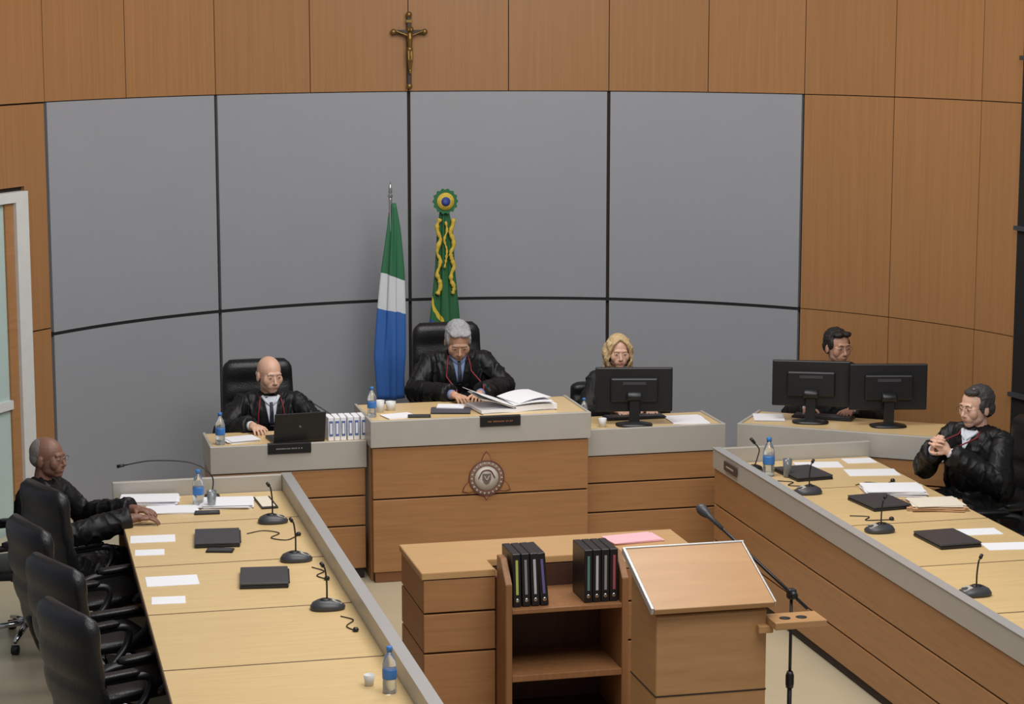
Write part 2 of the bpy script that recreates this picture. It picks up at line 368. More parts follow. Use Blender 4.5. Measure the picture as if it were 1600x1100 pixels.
# ---------------------------------------------------------------- microphone stand
ms=root('microphone_stand','black boom microphone stand beside the lectern','microphone stand',(.46,-3.38,0))
lathe('base',ms,[(.13,0),(.13,.015),(.03,.03),(.015,.05)],black,24)
tube('pole',ms,[(0,0,.03),(0,0,.55)],.012,black); tube('pole',ms,[(0,0,.55),(0,0,.96)],.008,black)
lathe('height_clamp',ms,[(.018,.52),(.02,.54),(.02,.58),(.014,.60)],black)
box('boom_clutch',ms,(.04,.045,.05),(0,0,.98),black,.008); lathe('clutch_knob',ms,[(.018,0),(.018,.02),(.01,.025)],black,12,Matrix.Translation((0,-.02,.98))@RX)
md=(V((.17,-2.95,1.29))-V((.46,-3.38,.98))); ck=V((0,0,.98))
tube('boom_arm',ms,[ck-md*.18,ck+md*.9],.008,black)
q=md.to_track_quat('Z','Y').to_matrix().to_4x4()
lathe('microphone',ms,[(.010,0),(.013,.09),(.022,.11),(.027,.13),(.027,.15),(.017,.170),(.004,.174)],dgrey,16,Matrix.Translation(ck+md*.80)@q)
# ---------------------------------------------------------------- chairs
def chair(loc,rz,label,group,high=1.14,wd=1):
    r=root('office_chair',label,'chair',loc,rz,group)
    rings=[]
    n=22; z0=.50; zt=high
    for i in range(n+1):
        t=i/n; z=z0+(zt-z0)*t; q=abs(sin(pi*(t*4)))**.5 if 0<t<1 else 0
        w=(.255-.02*abs(t-.45)-(0.03*max(0,t-.9)*10))*wd
        th=.044+.020*q
        if i in (0,n): th*=.5; w-=.02
        y=.235+.10*t+.03*sin(pi*t)
        rings.append((0,y,z,w,th))
    slab('backrest',r,rings,leather,bow=.35)
    sr=[]
    for i,(y,h,w) in enumerate(((-.27,.012,.21),(-.255,.034,.235),(-.2,.045,.25),(-.05,.045,.255),(.1,.042,.25),(.2,.04,.24),(.235,.018,.22))): sr.append((0,0,y,w,h))
    slab('seat',r,sr,leather,Matrix(((1,0,0,0),(0,0,1,0),(0,1,0,.455),(0,0,0,1))))
    for s in (-1,1):
        tube('armrest',r,spl([(s*.24,.22,.50),(s*.285,.24,.60),(s*.295,.17,.635),(s*.295,-.05,.64),(s*.29,-.2,.63),(s*.28,-.19,.54),(s*.25,-.08,.45)],5),.02,black)
        slab('arm_pad',r,[(0,0,-.16,.018,.008),(0,0,-.14,.034,.016),(0,0,.12,.034,.016),(0,0,.15,.018,.008)],leather,Matrix(((1,0,0,s*.295),(0,0,1,0),(0,1,0,.662),(0,0,0,1))))
    tube('back_bracket',r,spl([(0,.05,.41),(0,.24,.42),(0,.30,.52),(0,.33,.62)]),.022,black)
    lathe('gas_lift',r,[(.03,.1),(.03,.25),(.018,.26),(.018,.41)],chrome,16); box('tilt_plate',r,(.22,.2,.03),(0,0,.405),black)
    for k in range(5):
        a=2*pi*k/5+.3; c,s=cos(a),sin(a)
        tube('base_leg',r,[(c*.02,s*.02,.115),(c*.15,s*.15,.10),(c*.29,s*.29,.075)],[.022,.018,.013],chrome)
        lathe('caster',r,[(.012,-.022),(.028,-.02),(.028,.02),(.012,.022)],black,14,Matrix.Translation((c*.29,s*.29,.028))@Matrix.Rotation(a,4,'Z')@RX)
    return r
c1=chair((-2.63,-.66,0),rad(112),'empty black leather swivel chair at the desk','chairs along the long desk',1.12,1.08)
for x,y,a in ((-2.72,-1.55,108),(-2.63,-2.36,114),(-2.60,-3.20,112)): copy_tree(c1,(x,y,0),rad(a))
copy_tree(c1,(-3.02,.06,0),rad(92),'black leather swivel chair behind the seated elderly man')
j1=chair((-1.36,2.12,.15),0,'black leather high-back chair of the bald judge','judges chairs',1.10); 
j2=copy_tree(j1,(.01,2.16,.36),0,'black leather high-back chair of the presiding judge')
j3=chair((1.14,2.12,.15),0,'low black leather chair of the blonde woman','judges chairs',.84,.85); copy_tree(j3,(2.78,1.82,.15),-.55,'low black leather chair of the man at the monitors')
r1=copy_tree(c1,(2.98,-.35,0),rad(-80),'black leather swivel chair of the man with clasped hands'); r1['group']='chairs along the facing desk'
r2=copy_tree(c1,(2.62,-1.10,0),rad(-100),'empty black leather swivel chair at the desk'); r2['group']='chairs along the facing desk'
# ---------------------------------------------------------------- people
def hand(B,w,d,n,curl,side,sc=1.0):
    w=V(w); d=V(d).normalized(); n=V(n); n=(n-d*n.dot(d)).normalized(); t=d.cross(n)
    R=Matrix((t,d,n)).transposed()
    ell(B,w+d*.048*sc,(.040*sc,.052*sc,.016*sc),R); cap(B,w-d*.02,w+d*.02,.026,.026)
    for i,L in enumerate((.070,.079,.074,.058)):
        p=w+d*.082*sc+t*side*(1.5-i)*.0215*sc; a=.15
        dd=(d+t*side*(1.5-i)*.07).normalized()
        for k,f in enumerate((.46,.30,.24)):
            a+=curl*(.6 if k==0 else 1); v=dd*cos(a)+n*sin(a); q=p+v*L*f*sc
            cap(B,p,q,.0090-.0006*k,.0084-.0006*k,10); p=q
    p=w+d*.02*sc+t*side*.030*sc; v=(d*.62+t*side*.72+n*.25).normalized(); q=p+v*.045; cap(B,p,q,.012,.0105,10)
    v=(d*.85+t*side*.3+n*(.25+curl*.4)).normalized(); cap(B,q,q+v*.032,.0105,.0085,10)
def human(label,loc,yaw,seat,lean,hy,hp,arms,skin,hairmat,hair,curl=.35,sc=1.0,hroll=0,glasses=False,shirt=None,cord=9,tie_m=None,headfwd=.03,brow=None,mouth=None,voxel=.0042,clothes=None,cname='robe',headscale=1.04,neckdrop=0,hd=(.005,.003),shlen=.20):
    B=[[],[]]; sp=V((0,-sin(lean),cos(lean))); P0=V((0,0,seat+.09))
    ch=P0+sp*.30; nb=P0+sp*.47; hc=nb+sp*(.115-neckdrop)+V((0,-headfwd,.015))
    RX3=Matrix.Rotation(lean,3,'X')
    ell(B,P0,(.165,.12,.11)); ell(B,P0+sp*.14,(.14,.10,.13),RX3); ell(B,ch,(.155*sc,.105,.16),RX3)
    cap(B,nb+V((-.12*sc,0,-.06)),nb+V((.12*sc,0,-.06)),.042,.042)
    Rh=Matrix.Rotation(hy,3,'Z')@Matrix.Rotation(hp,3,'X')@Matrix.Rotation(hroll,3,'Y')
    hs=headscale
    def H(x,y,z): return hc+Rh@(V((x,y,z))*hs)
    def e(c,r): ell(B,H(*c),tuple(k*hs for k in r),Rh)
    cap(B,nb+V((0,.0,-.03)),H(0,.025,-.055),.056,.052)
    e((0,.014,.032),(.075,.095,.088)); e((0,-.014,-.020),(.065,.073,.086)); e((0,-.054,-.084),(.034,.030,.025)); e((0,-.020,-.058),(.061,.058,.046))
    e((0,-.076,.026),(.053,.012,.014)); e((0,-.062,-.052),(.047,.029,.036))
    for s in (-1,1): e((s*.039,-.057,-.020),(.029,.026,.038)); e((s*.077,.012,-.012),(.009,.020,.033)); e((s*.010,-.090,-.036),(.008,.009,.008)); e((s*.030,-.074,.006),(.020,.012,.014))
    cap(B,H(0,-.082,.010),H(0,-.101,-.030),.008*hs,.0115*hs); e((0,-.085,-.056),(.021,.008,.006)); e((0,-.083,-.068),(.018,.009,.006))
    S=[]
    for s in (-1,1):
        sh=nb+V((s*.170*sc,0,-.068)); el,wr,hdr,hn=arms[0 if s<0 else 1]; el=V(el); wr=V(wr)
        cap(B,sh,el,.044,.038); cap(B,el,wr,.038,.027); hand(B,wr,hdr,hn,curl,1 if (V(hdr).cross(V(hn))).x*s<0 else -1)
        hip=P0+V((s*.09,0,-.02)); kn=V((s*.13,-.44,seat+.04)); an=V((s*.12,-.40,.09))
        cap(B,hip,kn,.08,.056); cap(B,kn,an,.054,.038); cap(B,an+V((0,.03,-.04)),an+V((0,-.15,-.05)),.036,.03)
        S.append((sh,el,wr,hip,kn,an))
    body=vol('person',None,B,skin,voxel,5,None,.5); body.location=loc; body.rotation_euler=(0,0,yaw); tag(body,label,'person','people in the courtroom')
    C=[[],[]]
    ell(C,P0,(.195,.15,.13)); ell(C,P0+sp*.14,(.18*sc,.135,.16),RX3); ell(C,ch,(.188*sc,.135,.19),RX3)
    cap(C,nb+V((-.115*sc,.005,-.058)),nb+V((.115*sc,.005,-.058)),.066,.066); cap(C,nb+V((0,.012,-.06)),nb+V((0,.012,-.005)),.09,.068,14,True)
    for s,(sh,el,wr,hip,kn,an) in zip((-1,1),S):
        cap(C,sh+V((0,0,.004)),el,.064,.066 if cname=='robe' else .058); w2=el+(wr-el)*.92; cap(C,el,w2,.062,.052 if cname=='jacket' else .066,14,True)
        if cname!='jacket':
            cap(C,el+V((0,0,-.03)),el+(w2-el)*.7+V((0,0,-.018)),.060,.054); cap(C,sh+V((0,.0,-.1)),P0+V((s*.17,0,.1)),.06,.085)
        cap(C,hip,kn,.105,.09); cap(C,kn,V((kn.x,kn.y+.02,.30)),.09,.10,12,True)
    cap(C,(0,-.1,seat+.06),(0,-.42,seat+.03),.09,.08)
    def fold(c):
        q=abs(noise.noise(V((c.x*11+3,c.y*11,c.z*4.5)))); r=max(0,1-q*4)
        q2=abs(noise.noise(V((c.x*19+9,c.y*19,c.z*8)))); r2=max(0,1-q2*5)
        return .004+.005*noise.noise(V((c.x*20,c.y*20,c.z*5)))+.010*r*r+.005*r2*r2
    robe=vol(cname,body,C,clothes or satin,.0075,5,fold,.5)
    T=[[],[]]
    for s,(sh,el,wr,hip,kn,an) in zip((-1,1),S): cap(T,kn+V((0,0,-.05)),an+V((0,0,-.01)),.068,.052)
    cap(T,(-.1,0,seat+.07),(.1,0,seat+.07),.1,.1); vol('trousers',body,T,trous,.012,1)
    for s,(sh,el,wr,hip,kn,an) in zip((-1,1),S):
        F=[[],[]]; cap(F,an+V((0,.035,-.045)),an+V((0,-.17,-.055)),.045,.036); vol('shoe',body,F,black,.008,1)
        d=(wr-el).normalized(); K=[[],[]]; cap(K,wr-d*.035,wr-d*.006,.034,.033,14,True)
        if shirt: vol('shirt_cuff',body,K,shirt,.005,1)
    bvh=BVHTree.FromPolygons([v.co.copy() for v in robe.data.vertices],[tuple(p.vertices) for p in robe.data.polygons])
    def hit(x,z,off=.003):
        h=bvh.ray_cast(V((x,-1.5,z)),V((0,1,0)))
        return (h[0]+V((0,-off,0))) if h[0] else V((x,-.1,z))
    zn=nb.z-.012; 
    def patch(name,w0,w1,za,zb,mat,off):
        vs=[];fs=[];m=10;k=8
        for i in range(m+1):
            t=i/m; z=za+(zb-za)*t; w=w0+(w1-w0)*t
            for j in range(k+1): vs.append(hit(-w+2*w*j/k,z,off))
        for i in range(m):
            for j in range(k): a=i*(k+1)+j; fs.append((a,a+1,a+k+2,a+k+1))
        o=raw(name,vs,fs,mat,body,True); sm=o.modifiers.new('t','SOLIDIFY'); sm.thickness=.004; sm.offset=0
    if shirt:
        patch('shirt',.050,.012,zn,zn-shlen,shirt,.004)
        for s in (-1,1): tube('shirt_collar',body,[hit(s*.055,zn+.0,.008),hit(s*.035,zn-.03,.010),hit(s*.012,zn-.055,.010)],[.012,.010,.004],shirt)
    if tie_m: patch('tie',.010,.016,zn-.035,zn-.19,tie_m,.010)
    if cord:
        for s in (-1,1): tube('cord',body,[hit(s*(.068+.022*sin(k*.35)),zn+.0-.036*k,.004) for k in range(cord)],.005,red)
    for s in (-1,1):
        Ee=[[],[]]; ell(Ee,H(s*.031,-.0800,.006),tuple(k*hs for k in (.0115,.008,.0040)),Rh); raw('eye',Ee[0],Ee[1],eyew,body,True)
        Ee=[[],[]]; ell(Ee,H(s*.031,-.0866,.006),tuple(k*hs for k in (.0046,.003,.0036)),Rh); raw('iris',Ee[0],Ee[1],eyed,body,True)
        tube('eyebrow',body,[H(s*.014,-.0875,.026),H(s*.032,-.0855,.029),H(s*.050,-.075,.024)],[.0022,.0032,.0018],brow or hairmat)
    tube('mouth',body,[H(-.020,-.0865,-.0625),H(-.010,-.0910,-.0620),H(0,-.0920,-.0618),H(.010,-.0910,-.0620),H(.020,-.0865,-.0625)],[.0012,.0026,.0028,.0026,.0012],mouth or lipm)
    if hair:
        Hh=[[],[]]; hair(Hh,H,Rh,hs)
        vol('hair',body,Hh,hairmat,.0045,1,lambda c:hd[0]*noise.noise(c*40)+hd[1]*noise.noise(c*110))
    if glasses:
        for s in (-1,1): tube('glasses_rim',body,[H(s*.033+.020*cos(a),-.098,.004+.014*sin(a)) for a in [2*pi*k/14 for k in range(15)]],.0009,dgrey)
        tube('glasses_bridge',body,[H(-.013,-.098,.006),H(0,-.101,.009),H(.013,-.098,.006)],.0009,dgrey)
        for s in (-1,1): tube('glasses_temple',body,[H(s*.053,-.098,.008),H(s*.078,-.05,.008),H(s*.082,.01,.004)],.0011,dgrey)
    return body
def el2(Hh,H,Rh,hs,c,r): ell(Hh,H(*c),tuple(k*hs for k in r),Rh)
def hair_full(Hh,H,Rh,hs):
    el2(Hh,H,Rh,hs,(0,.030,.046),(.083,.096,.086)); el2(Hh,H,Rh,hs,(0,.055,.0),(.078,.066,.072))
    for s in (-1,1): el2(Hh,H,Rh,hs,(s*.066,.0,.025),(.016,.042,.04)); el2(Hh,H,Rh,hs,(s*.028,-.045,.098),(.042,.036,.02))
def hair_short(Hh,H,Rh,hs):
    el2(Hh,H,Rh,hs,(0,.032,.036),(.076,.080,.080)); el2(Hh,H,Rh,hs,(0,.045,.0),(.075,.064,.060))
def hair_bald(Hh,H,Rh,hs):
    el2(Hh,H,Rh,hs,(0,.038,.0),(.078,.067,.036)); 
def hair_side(Hh,H,Rh,hs):
    el2(Hh,H,Rh,hs,(0,.034,.045),(.084,.094,.085)); el2(Hh,H,Rh,hs,(0,.058,-.01),(.079,.062,.066))
    for s in (-1,1): el2(Hh,H,Rh,hs,(s*.070,.005,.015),(.014,.035,.04))
    el2(Hh,H,Rh,hs,(.015,-.035,.098),(.05,.038,.02))
def hair_long(Hh,H,Rh,hs):
    el2(Hh,H,Rh,hs,(0,.034,.046),(.084,.094,.085))
    rr=random.Random(4)
    for k in range(44):
        a=rad(-130+260*k/43); s,c=sin(a),cos(a)
        p=[]; L=.20*(.80+.28*rr.random()); ph=k*.45
        for j in range(10):
            t=j/9; R=.074+.026*sin(t*2.7)+.009*sin(11*t+ph)+.005*rr.random(); aa=a+.08*sin(9*t+ph)
            p.append(H(R*sin(aa)*1.0,.025+R*cos(aa),.078-L*t))
        for q,w in zip(p[:-1],p[1:]): cap(Hh,q,w,.0080,.0074,8)
    for s in (-1,1):
        pts=[H(s*.006,-.055,.113),H(s*.048,-.066,.080),H(s*.072,-.055,.03),H(s*.078,-.042,-.01),H(s*.090,-.034,-.05),H(s*.080,-.030,-.09)]
        for q,w in zip(pts[:-1],pts[1:]): cap(Hh,q,w,.012,.011)
sk1=M('skin_light',(208,166,143),.5,0,.08,30); sk2=M('skin_tan',(196,152,126),.5,0,.08,30); sk3=M('skin_brown',(124,88,72),.5,0,.1,30); sk4=M('skin_olive',(182,138,116),.5,0,.08,30)
hst=(1,1,.35)
hg=M('hair_grey',(150,150,154),.8,0,.45,60,.6,90,bst=hst); hdk=M('hair_dark',(28,22,20),.6,0,.3,60,.6,90,bst=hst); hb=M('hair_blonde',(196,170,126),.6,0,.5,50,.7,70,bst=(1,1,.12))
hsp=M('hair_salt_pepper',(54,50,50),.65,0,.6,60,.6,90,bst=hst); hw=M('hair_cropped_grey',(120,112,106),.8,0,.4,80,.5,150)
dn=(0,0,-1)
human('bald man in black robe with red cord sitting behind laptop',(-1.34,1.98,.15),0,.39,.10,.30,.15,
  [((-.33,-.22,.72),(-.17,-.50,.81),(.3,-1,-.05),dn),((.33,-.22,.72),(.18,-.50,.81),(-.3,-1,-.05),dn)],sk1,hg,hair_bald,shirt=shirtw,tie_m=tie,sc=1.06,brow=hg)
human('grey-haired man in black robe with red cord reading at bench',(-.03,2.0,.33),0,.44,.10,-.05,.52,
  [((-.31,-.14,.76),(-.12,-.54,.785),(.35,-1,-.05),dn),((.33,-.14,.76),(.06,-.54,.785),(-.35,-1,-.05),dn)],sk2,hg,hair_full,shirt=shirtb,tie_m=tie,headfwd=.07,brow=hg,headscale=1.10,neckdrop=.045,sc=1.12)
human('blonde woman in black clothes sitting behind a monitor',(1.14,1.98,.15),0,.45,.06,-.1,.12,
  [((-.28,-.2,.72),(-.12,-.46,.80),(.2,-1,-.05),dn),((.28,-.2,.72),(.12,-.46,.80),(-.2,-1,-.05),dn)],sk1,hb,hair_long,sc=.88,cord=0,mouth=lipr,cname='jacket',clothes=blackm,headscale=.98,hd=(.001,.001))
human('dark-haired man with glasses in black suit behind two monitors',(2.74,1.77,.15),-.5,.46,.05,.72,.10,
  [((-.3,-.2,.68),(-.15,-.46,.77),(.2,-1,-.05),dn),((.3,-.2,.68),(.15,-.46,.77),(-.2,-1,-.05),dn)],sk4,hdk,hair_full,glasses=True,cord=0,cname='jacket',clothes=blackm,shirt=shirtw,sc=1.02)
human('man in black robe with red cord sitting with clasped hands',(2.86,-.33,0),rad(-66),.54,.04,-.12,.12,
  [((-.29,-.18,.83),(-.058,-.36,.99),(.42,-.40,.55),(.75,.4,-.1)),((.29,-.18,.83),(.058,-.36,.99),(-.42,-.40,.55),(-.75,.4,-.1))],sk1,hsp,hair_side,glasses=True,shirt=shirtw,curl=.62,brow=hsp,sc=1.16,headscale=1.08,cord=4,shlen=.11)
human('elderly man in black robe and glasses leaning on the desk',(-2.96,-.02,0),rad(72),.43,.10,-.22,.02,
  [((-.30,-.24,.72),(-.10,-.62,.795),(.3,-1,-.05),dn),((.30,-.20,.72),(.12,-.56,.795),(-.3,-1,-.05),dn)],sk3,hw,hair_short,glasses=True,cord=0,brow=hw,shirt=None,sc=1.10,hd=(.001,.001),headscale=1.04)
# ---------------------------------------------------------------- flags
def flag(name,label,x,y,prof,mat,tip,ph):
    r=root(name,label,'flag',(x,y,.15))
    lathe('stand',r,[(.13,0),(.13,.02),(.04,.04),(.025,.1)],darkwood,20); tube('pole',r,[(0,0,.05),(0,0,tip-.06)],.013,chrome if ph else brass)
    n=56; vs=[];fs=[]; m=40
    zs=[p[0] for p in prof]
    for j in range(m+1):
        z=zs[0]+(zs[-1]-zs[0])*j/m
        for (za,wa,oa),(zb,wb,ob) in zip(prof[:-1],prof[1:]):
            if zb<=z<=za+1e-6: t=(za-z)/(za-zb); w=wa+(wb-wa)*t; off=oa+(ob-oa)*t; break
        for k in range(n):
            a=2*pi*k/n; f=1+.26*cos(5*a+z*1.3)+.14*cos(8*a-z*2)
            vs.append(V((off+w*f*cos(a),w*.6*f*sin(a),z)))
    for j in range(m):
        for k in range(n): fs.append((j*n+k,j*n+(k+1)%n,(j+1)*n+(k+1)%n,(j+1)*n+k))
    fs.append(tuple(range(n))); fs.append(tuple(m*n+k for k in range(n))[::-1])
    raw('cloth',vs,fs,mat,r,True); return r
fm=BANDS('flag_green_white_blue',[(-1,(44,94,166)),(1.32,(200,204,208)),(1.58,(36,100,66))],2,(.3,.06))
f1=flag('flag','draped green, white and blue flag on a metal pole',-.24,3.3,[(2.10,.02,.02),(1.9,.045,.02),(1.6,.070,.01),(1.3,.085,-.0),(.95,.10,-.01),(.62,.09,-.01)],fm,2.22,1)
lathe('finial',f1,[(.012,2.14),(.022,2.155),(.01,2.17),(.016,2.185),(.012,2.22),(.002,2.26)],chrome,14)
gm=BANDS('flag_green_yellow',[(-1,(28,82,46)),(1.02,(30,70,130)),(1.10,(28,92,50)),(1.22,(196,170,50)),(1.28,(26,88,48))],2,(2.4,.25))
f2=flag('flag','draped green and yellow flag topped with a round rosette',.17,3.3,[(2.03,.03,0),(1.9,.05,0),(1.6,.06,0),(1.4,.075,0),(1.1,.10,0),(.6,.10,.0)],gm,2.1,0)
yl=M('yellow_fringe',(196,168,62),.7,0,.3,60,.5,120); gr=M('rosette_green',(26,96,54),.6)
rq=random.Random(2)
for s in (-1,1): tube('fringe',f2,spl([(s*(.052+.014*sin(k*1.9+s)),-.042,1.98-k*.052) for k in range(12)],4),[.010+.010*rq.random() for i in range(45)],yl)
tube('fringe',f2,spl([(.012*sin(k*2.3),-.055,1.96-k*.07) for k in range(6)],4),[.005+.008*rq.random() for i in range(21)],yl)
ro=[(( .092+.006*cos(14*a))*cos(a),(.092+.006*cos(14*a))*sin(a)) for a in [2*pi*k/84 for k in range(84)]]
MT=Matrix.Translation((0,-.04,2.11))@RX
prism('rosette',f2,ro,0,.012,gr,MT); lathe('rosette_ring',f2,[(.066,.012),(.066,.02),(.0,.021)],yl,28,MT); lathe('rosette_centre',f2,[(.034,.02),(.034,.027),(0,.03)],M('rosette_blue',(40,60,130),.6),24,MT)
# ---------------------------------------------------------------- crucifix
cx=root('crucifix','dark wooden crucifix with brass figure hung on the wall','crucifix',(0,3.765,3.10))
bxr('cross',cx,-.016,.016,-.012,.035,0,.54,darkwood,.003); bxr('cross_bar',cx,-.12,.12,-.012,.02,.395,.425,darkwood,.003)
for (x,z) in ((-.12,.41),(.12,.41),(0,.54),(0,0)): lathe('cross_tip',cx,[(.02,-.014),(.024,0),(.02,.014),(.004,.018)],brass,12,Matrix.Translation((x,-.002,z))@RX)
B=[[],[]]; y=-.028
cap(B,(0,y,.39),(0,y-.004,.36),.02,.021); cap(B,(0,y-.004,.36),(.002,y-.002,.30),.022,.017); ell(B,(0,y,.28),(.024,.018,.022)); ell(B,(.008,y-.014,.425),(.014,.016,.019))
for s in (-1,1):
    cap(B,(s*.02,y,.385),(s*.06,y+.004,.400),.009,.0075); cap(B,(s*.06,y+.004,.400),(s*.108,y+.01,.418),.0075,.006); cap(B,(s*.011,y,.27),(s*.012,y-.014,.20),.013,.010); cap(B,(s*.012,y-.014,.20),(s*.004,y,.12),.010,.007)
cap(B,(0,y,.12),(0,y-.012,.10),.009,.007)
vol('corpus',cx,B,brass,.0035,1); box('title_plate',cx,(.05,.006,.022),(0,-.016,.49),brass,.002); 
lathe('halo',cx,[(.026,0),(.026,.003),(.0,.003)],brass,16,Matrix.Translation((.006,-.014,.428))@RX)
# ---------------------------------------------------------------- electronics
def monitor(x,y,z,rz,w=.50,label='black flat monitor seen from behind on its stand',ht=.60,lift=.10):
    r=root('monitor',label,'monitor',(x,y,z),rz,'desktop monitors'); h=w*ht
    box('screen_frame',r,(w,.03,h),(0,.0,lift+h/2),black,.008); box('back_cover',r,(w*.62,.03,h*.55),(0,-.028,lift+h/2),black,.012); box('screen',r,(w-.03,.002,h-.03),(0,.0155,lift+h/2),dgrey,0)
    box('neck',r,(.07,.022,.20),(0,-.055,.115),black,.006); lathe('hinge',r,[(.03,-.05),(.034,-.04),(.034,.04),(.03,.05)],black,14,Matrix.Translation((0,-.05,.20))@Matrix.Rotation(pi/2,4,'Y'))
    slab('base',r,[(0,-.03,0,.12,.085),(0,-.03,.008,.125,.09),(0,-.035,.018,.09,.06),(0,-.045,.03,.04,.03)],black); box('vent',r,(w*.3,.003,.02),(0,-.044,lift+h*.66),dgrey,0)
    return r
monitor(1.03,1.16,.915,-.22,.52,ht=.58,lift=.09)
for u,v,yy in ((.43,.28,-.38),(.95,.34,-.22)):
    x,y=sbp(u,v); monitor(x,y,SBZ,yy,.53,lift=.11)
def keyboard(x,y,z,rz):
    r=root('keyboard','black computer keyboard lying on the bench','keyboard',(x,y,z),rz)
    box('tray',r,(.42,.14,.015),(0,0,.008),black,.004)
    for j in range(4): box('key_row',r,(.40,.022,.006),(0,-.045+.03*j,.018),dgrey,.002)
keyboard(1.10,1.38,.915,0)
x,y=sbp(.48,.45); keyboard(x,y,SBZ,-.6)
def laptop_open(x,y,z,rz,w=.34):
    r=root('laptop','open black laptop seen from behind','laptop',(x,y,z),rz)
    box('keyboard_base',r,(w,.24,.018),(0,.10,.009),black,.004); box('keys',r,(w*.86,.11,.002),(0,.09,.019),dgrey,0)
    box('lid',r,(w,.010,.20),(0,-.045,.108),black,.005,(.22,0,0)); box('screen',r,(w-.03,.002,.18),(0,-.036,.11),dgrey,0,(.22,0,0)); lathe('lid_badge',r,[(.012,0),(.012,.001),(0,.001)],dgrey,16,Matrix.Translation((0,-.0515,.11))@Matrix.Rotation(pi/2+.22,4,'X'))
laptop_open(-1.26,1.075,.915,.10)
def plate(x,y,z,w,rx=.35,label='dark nameplate with orange lettering',lm=None):
    r=root('nameplate',label,'nameplate',(x,y,z)); box('plate',r,(w,.008,.065),(0,0,0),black,.002,(rx,0,0)); box('hook',r,(w,.03,.004),(0,.013,.034),black,.001)
    rr=random.Random(int(x*100)); xx=-w*.30
    while xx<w*.30:
        l=rr.uniform(.006,.011); box('letter',r,(l*.7,.002,.009),(xx,-.0045,.0),lm or orange,0); xx+=l+(.008 if rr.random()<.15 else .001)
plate(.03,.838,1.042,.27,0,'dark nameplate with orange lettering hung on metal band'); plate(-1.33,.989,.895,.28,0,'dark nameplate with pale lettering hung on bench edge',palel)
def laptop_closed(x,y,z,rz):
    r=root('laptop','closed dark grey laptop on the long desk','laptop',(x,y,z),rz,'closed laptops on desks')
    box('base',r,(.25,.34,.018),(0,0,.009),black,.005); box('lid',r,(.25,.34,.012),(0,0,.025),dgrey,.005); box('hinge',r,(.015,.26,.014),(.125,0,.02),black,.003); return r
for x,y,a in ((-1.98,-.78,-.1),(-1.83,-1.7,-.12),(1.84,.08,.1),(1.99,-.80,.1),(2.0,-1.75,.05)): laptop_closed(x,y,.75,a)
def desk_mic(x,y,z,rz,h=.17,label='grey conference microphone with thin gooseneck'):
    r=root('desk_microphone',label,'microphone',(x,y,z),rz,'conference microphones')
    slab('base',r,[(0,0,0,.085,.06),(0,0,.015,.088,.063),(-.005,0,.035,.07,.05),(-.015,0,.048,.035,.03)],dgrey,None,2.6)
    box('button_panel',r,(.05,.06,.004),(.045,0,.038),steel,.001,(0,.35,0)); lathe('speaker_grille',r,[(.028,0),(.026,.006),(0,.008)],black,16,Matrix.Translation((-.012,0,.046)))
    tube('gooseneck',r,spl([(.0,.02,.045),(.0,.022,.045+h*.5),(-.008,.02,.045+h*.9),(-.018,.015,.045+h)]),.0045,black)
    tube('capsule',r,[(-.018,.015,.045+h),(-.03,.01,.065+h)],[.010,.009],black); return r
for x,y,a in ((-1.62,-.42,0),(-1.61,-1.33,0),(-1.59,-2.32,0)): desk_mic(x,y,.75,a)
for x,y,a in ((1.68,-.42,pi),(1.72,-1.45,pi),(1.66,-2.83,pi)): desk_mic(x,y,.75,a,.15)
def gooseneck(x,y,z,pts,label):
    r=root('gooseneck_microphone',label,'microphone',(x,y,z)); slab('base',r,[(0,0,0,.05,.05),(0,0,.02,.045,.045),(0,0,.03,.02,.02)],black)
    p=spl(pts); tube('gooseneck',r,p,.004,black); d=(p[-1]-p[-2]).normalized(); tube('capsule',r,[p[-1],p[-1]+d*.045],[.009,.011],black)
gooseneck(-1.9,.30,.75,[(0,0,.02),(0,0,.14),(-.12,.03,.22),(-.35,.05,.24),(-.52,.05,.22)],'long gooseneck microphone bending toward the elderly man')
gooseneck(-.94,1.2,.915,[(0,0,.02),(-.03,.02,.10),(-.12,.06,.17),(-.2,.1,.22)],'gooseneck microphone on the bench')
gooseneck(1.6,.33,.75,[(0,0,.02),(.02,0,.08),(.03,0,.13),(.0,0,.17)],'gooseneck microphone beside the water bottle')
# ---------------------------------------------------------------- small things
def bottle(x,y,z,h=.21,label='clear water bottle with blue label'):
    r=root('water_bottle',label,'bottle',(x,y,z),0,'water bottles'); k=h/.21
    lathe('body',r,[(.026*k,0),(.031*k,.006*k),(.031*k,.05*k),(.029*k,.07*k),(.031*k,.09*k),(.031*k,.13*k),(.022*k,.165*k),(.012*k,.18*k),(.012*k,.192*k)],glassy,20)
    lathe('label',r,[(.0315*k,.065*k),(.0322*k,.07*k),(.0322*k,.105*k),(.0315*k,.11*k)],water,20); lathe('cap',r,[(.014*k,.188*k),(.014*k,.208*k),(.012*k,.21*k)],capb,16)
for x,y,z,h in ((-.78,1.05,1.066,.20),(-1.76,1.12,.915,.21),(-2.0,.12,.75,.22),(-1.53,-3.72,.75,.21),(.72,1.3,.915,.17),(1.62,.12,.75,.25)): bottle(x,y,z,h)
def cup(x,y,z,mat,label,n='cup',h=.08,rr=.03):
    r=root(n,label,'cup',(x,y,z)); lathe('body',r,[(rr*.75,0),(rr,h),(rr*.93,h),(rr*.7,.004)],mat,20); return r
cup(-.70,1.2,1.066,white,'white ceramic cup on the bench'); c=cup(-.62,1.25,1.066,white,'white ceramic cup beside another cup',h=.06,rr=.035)
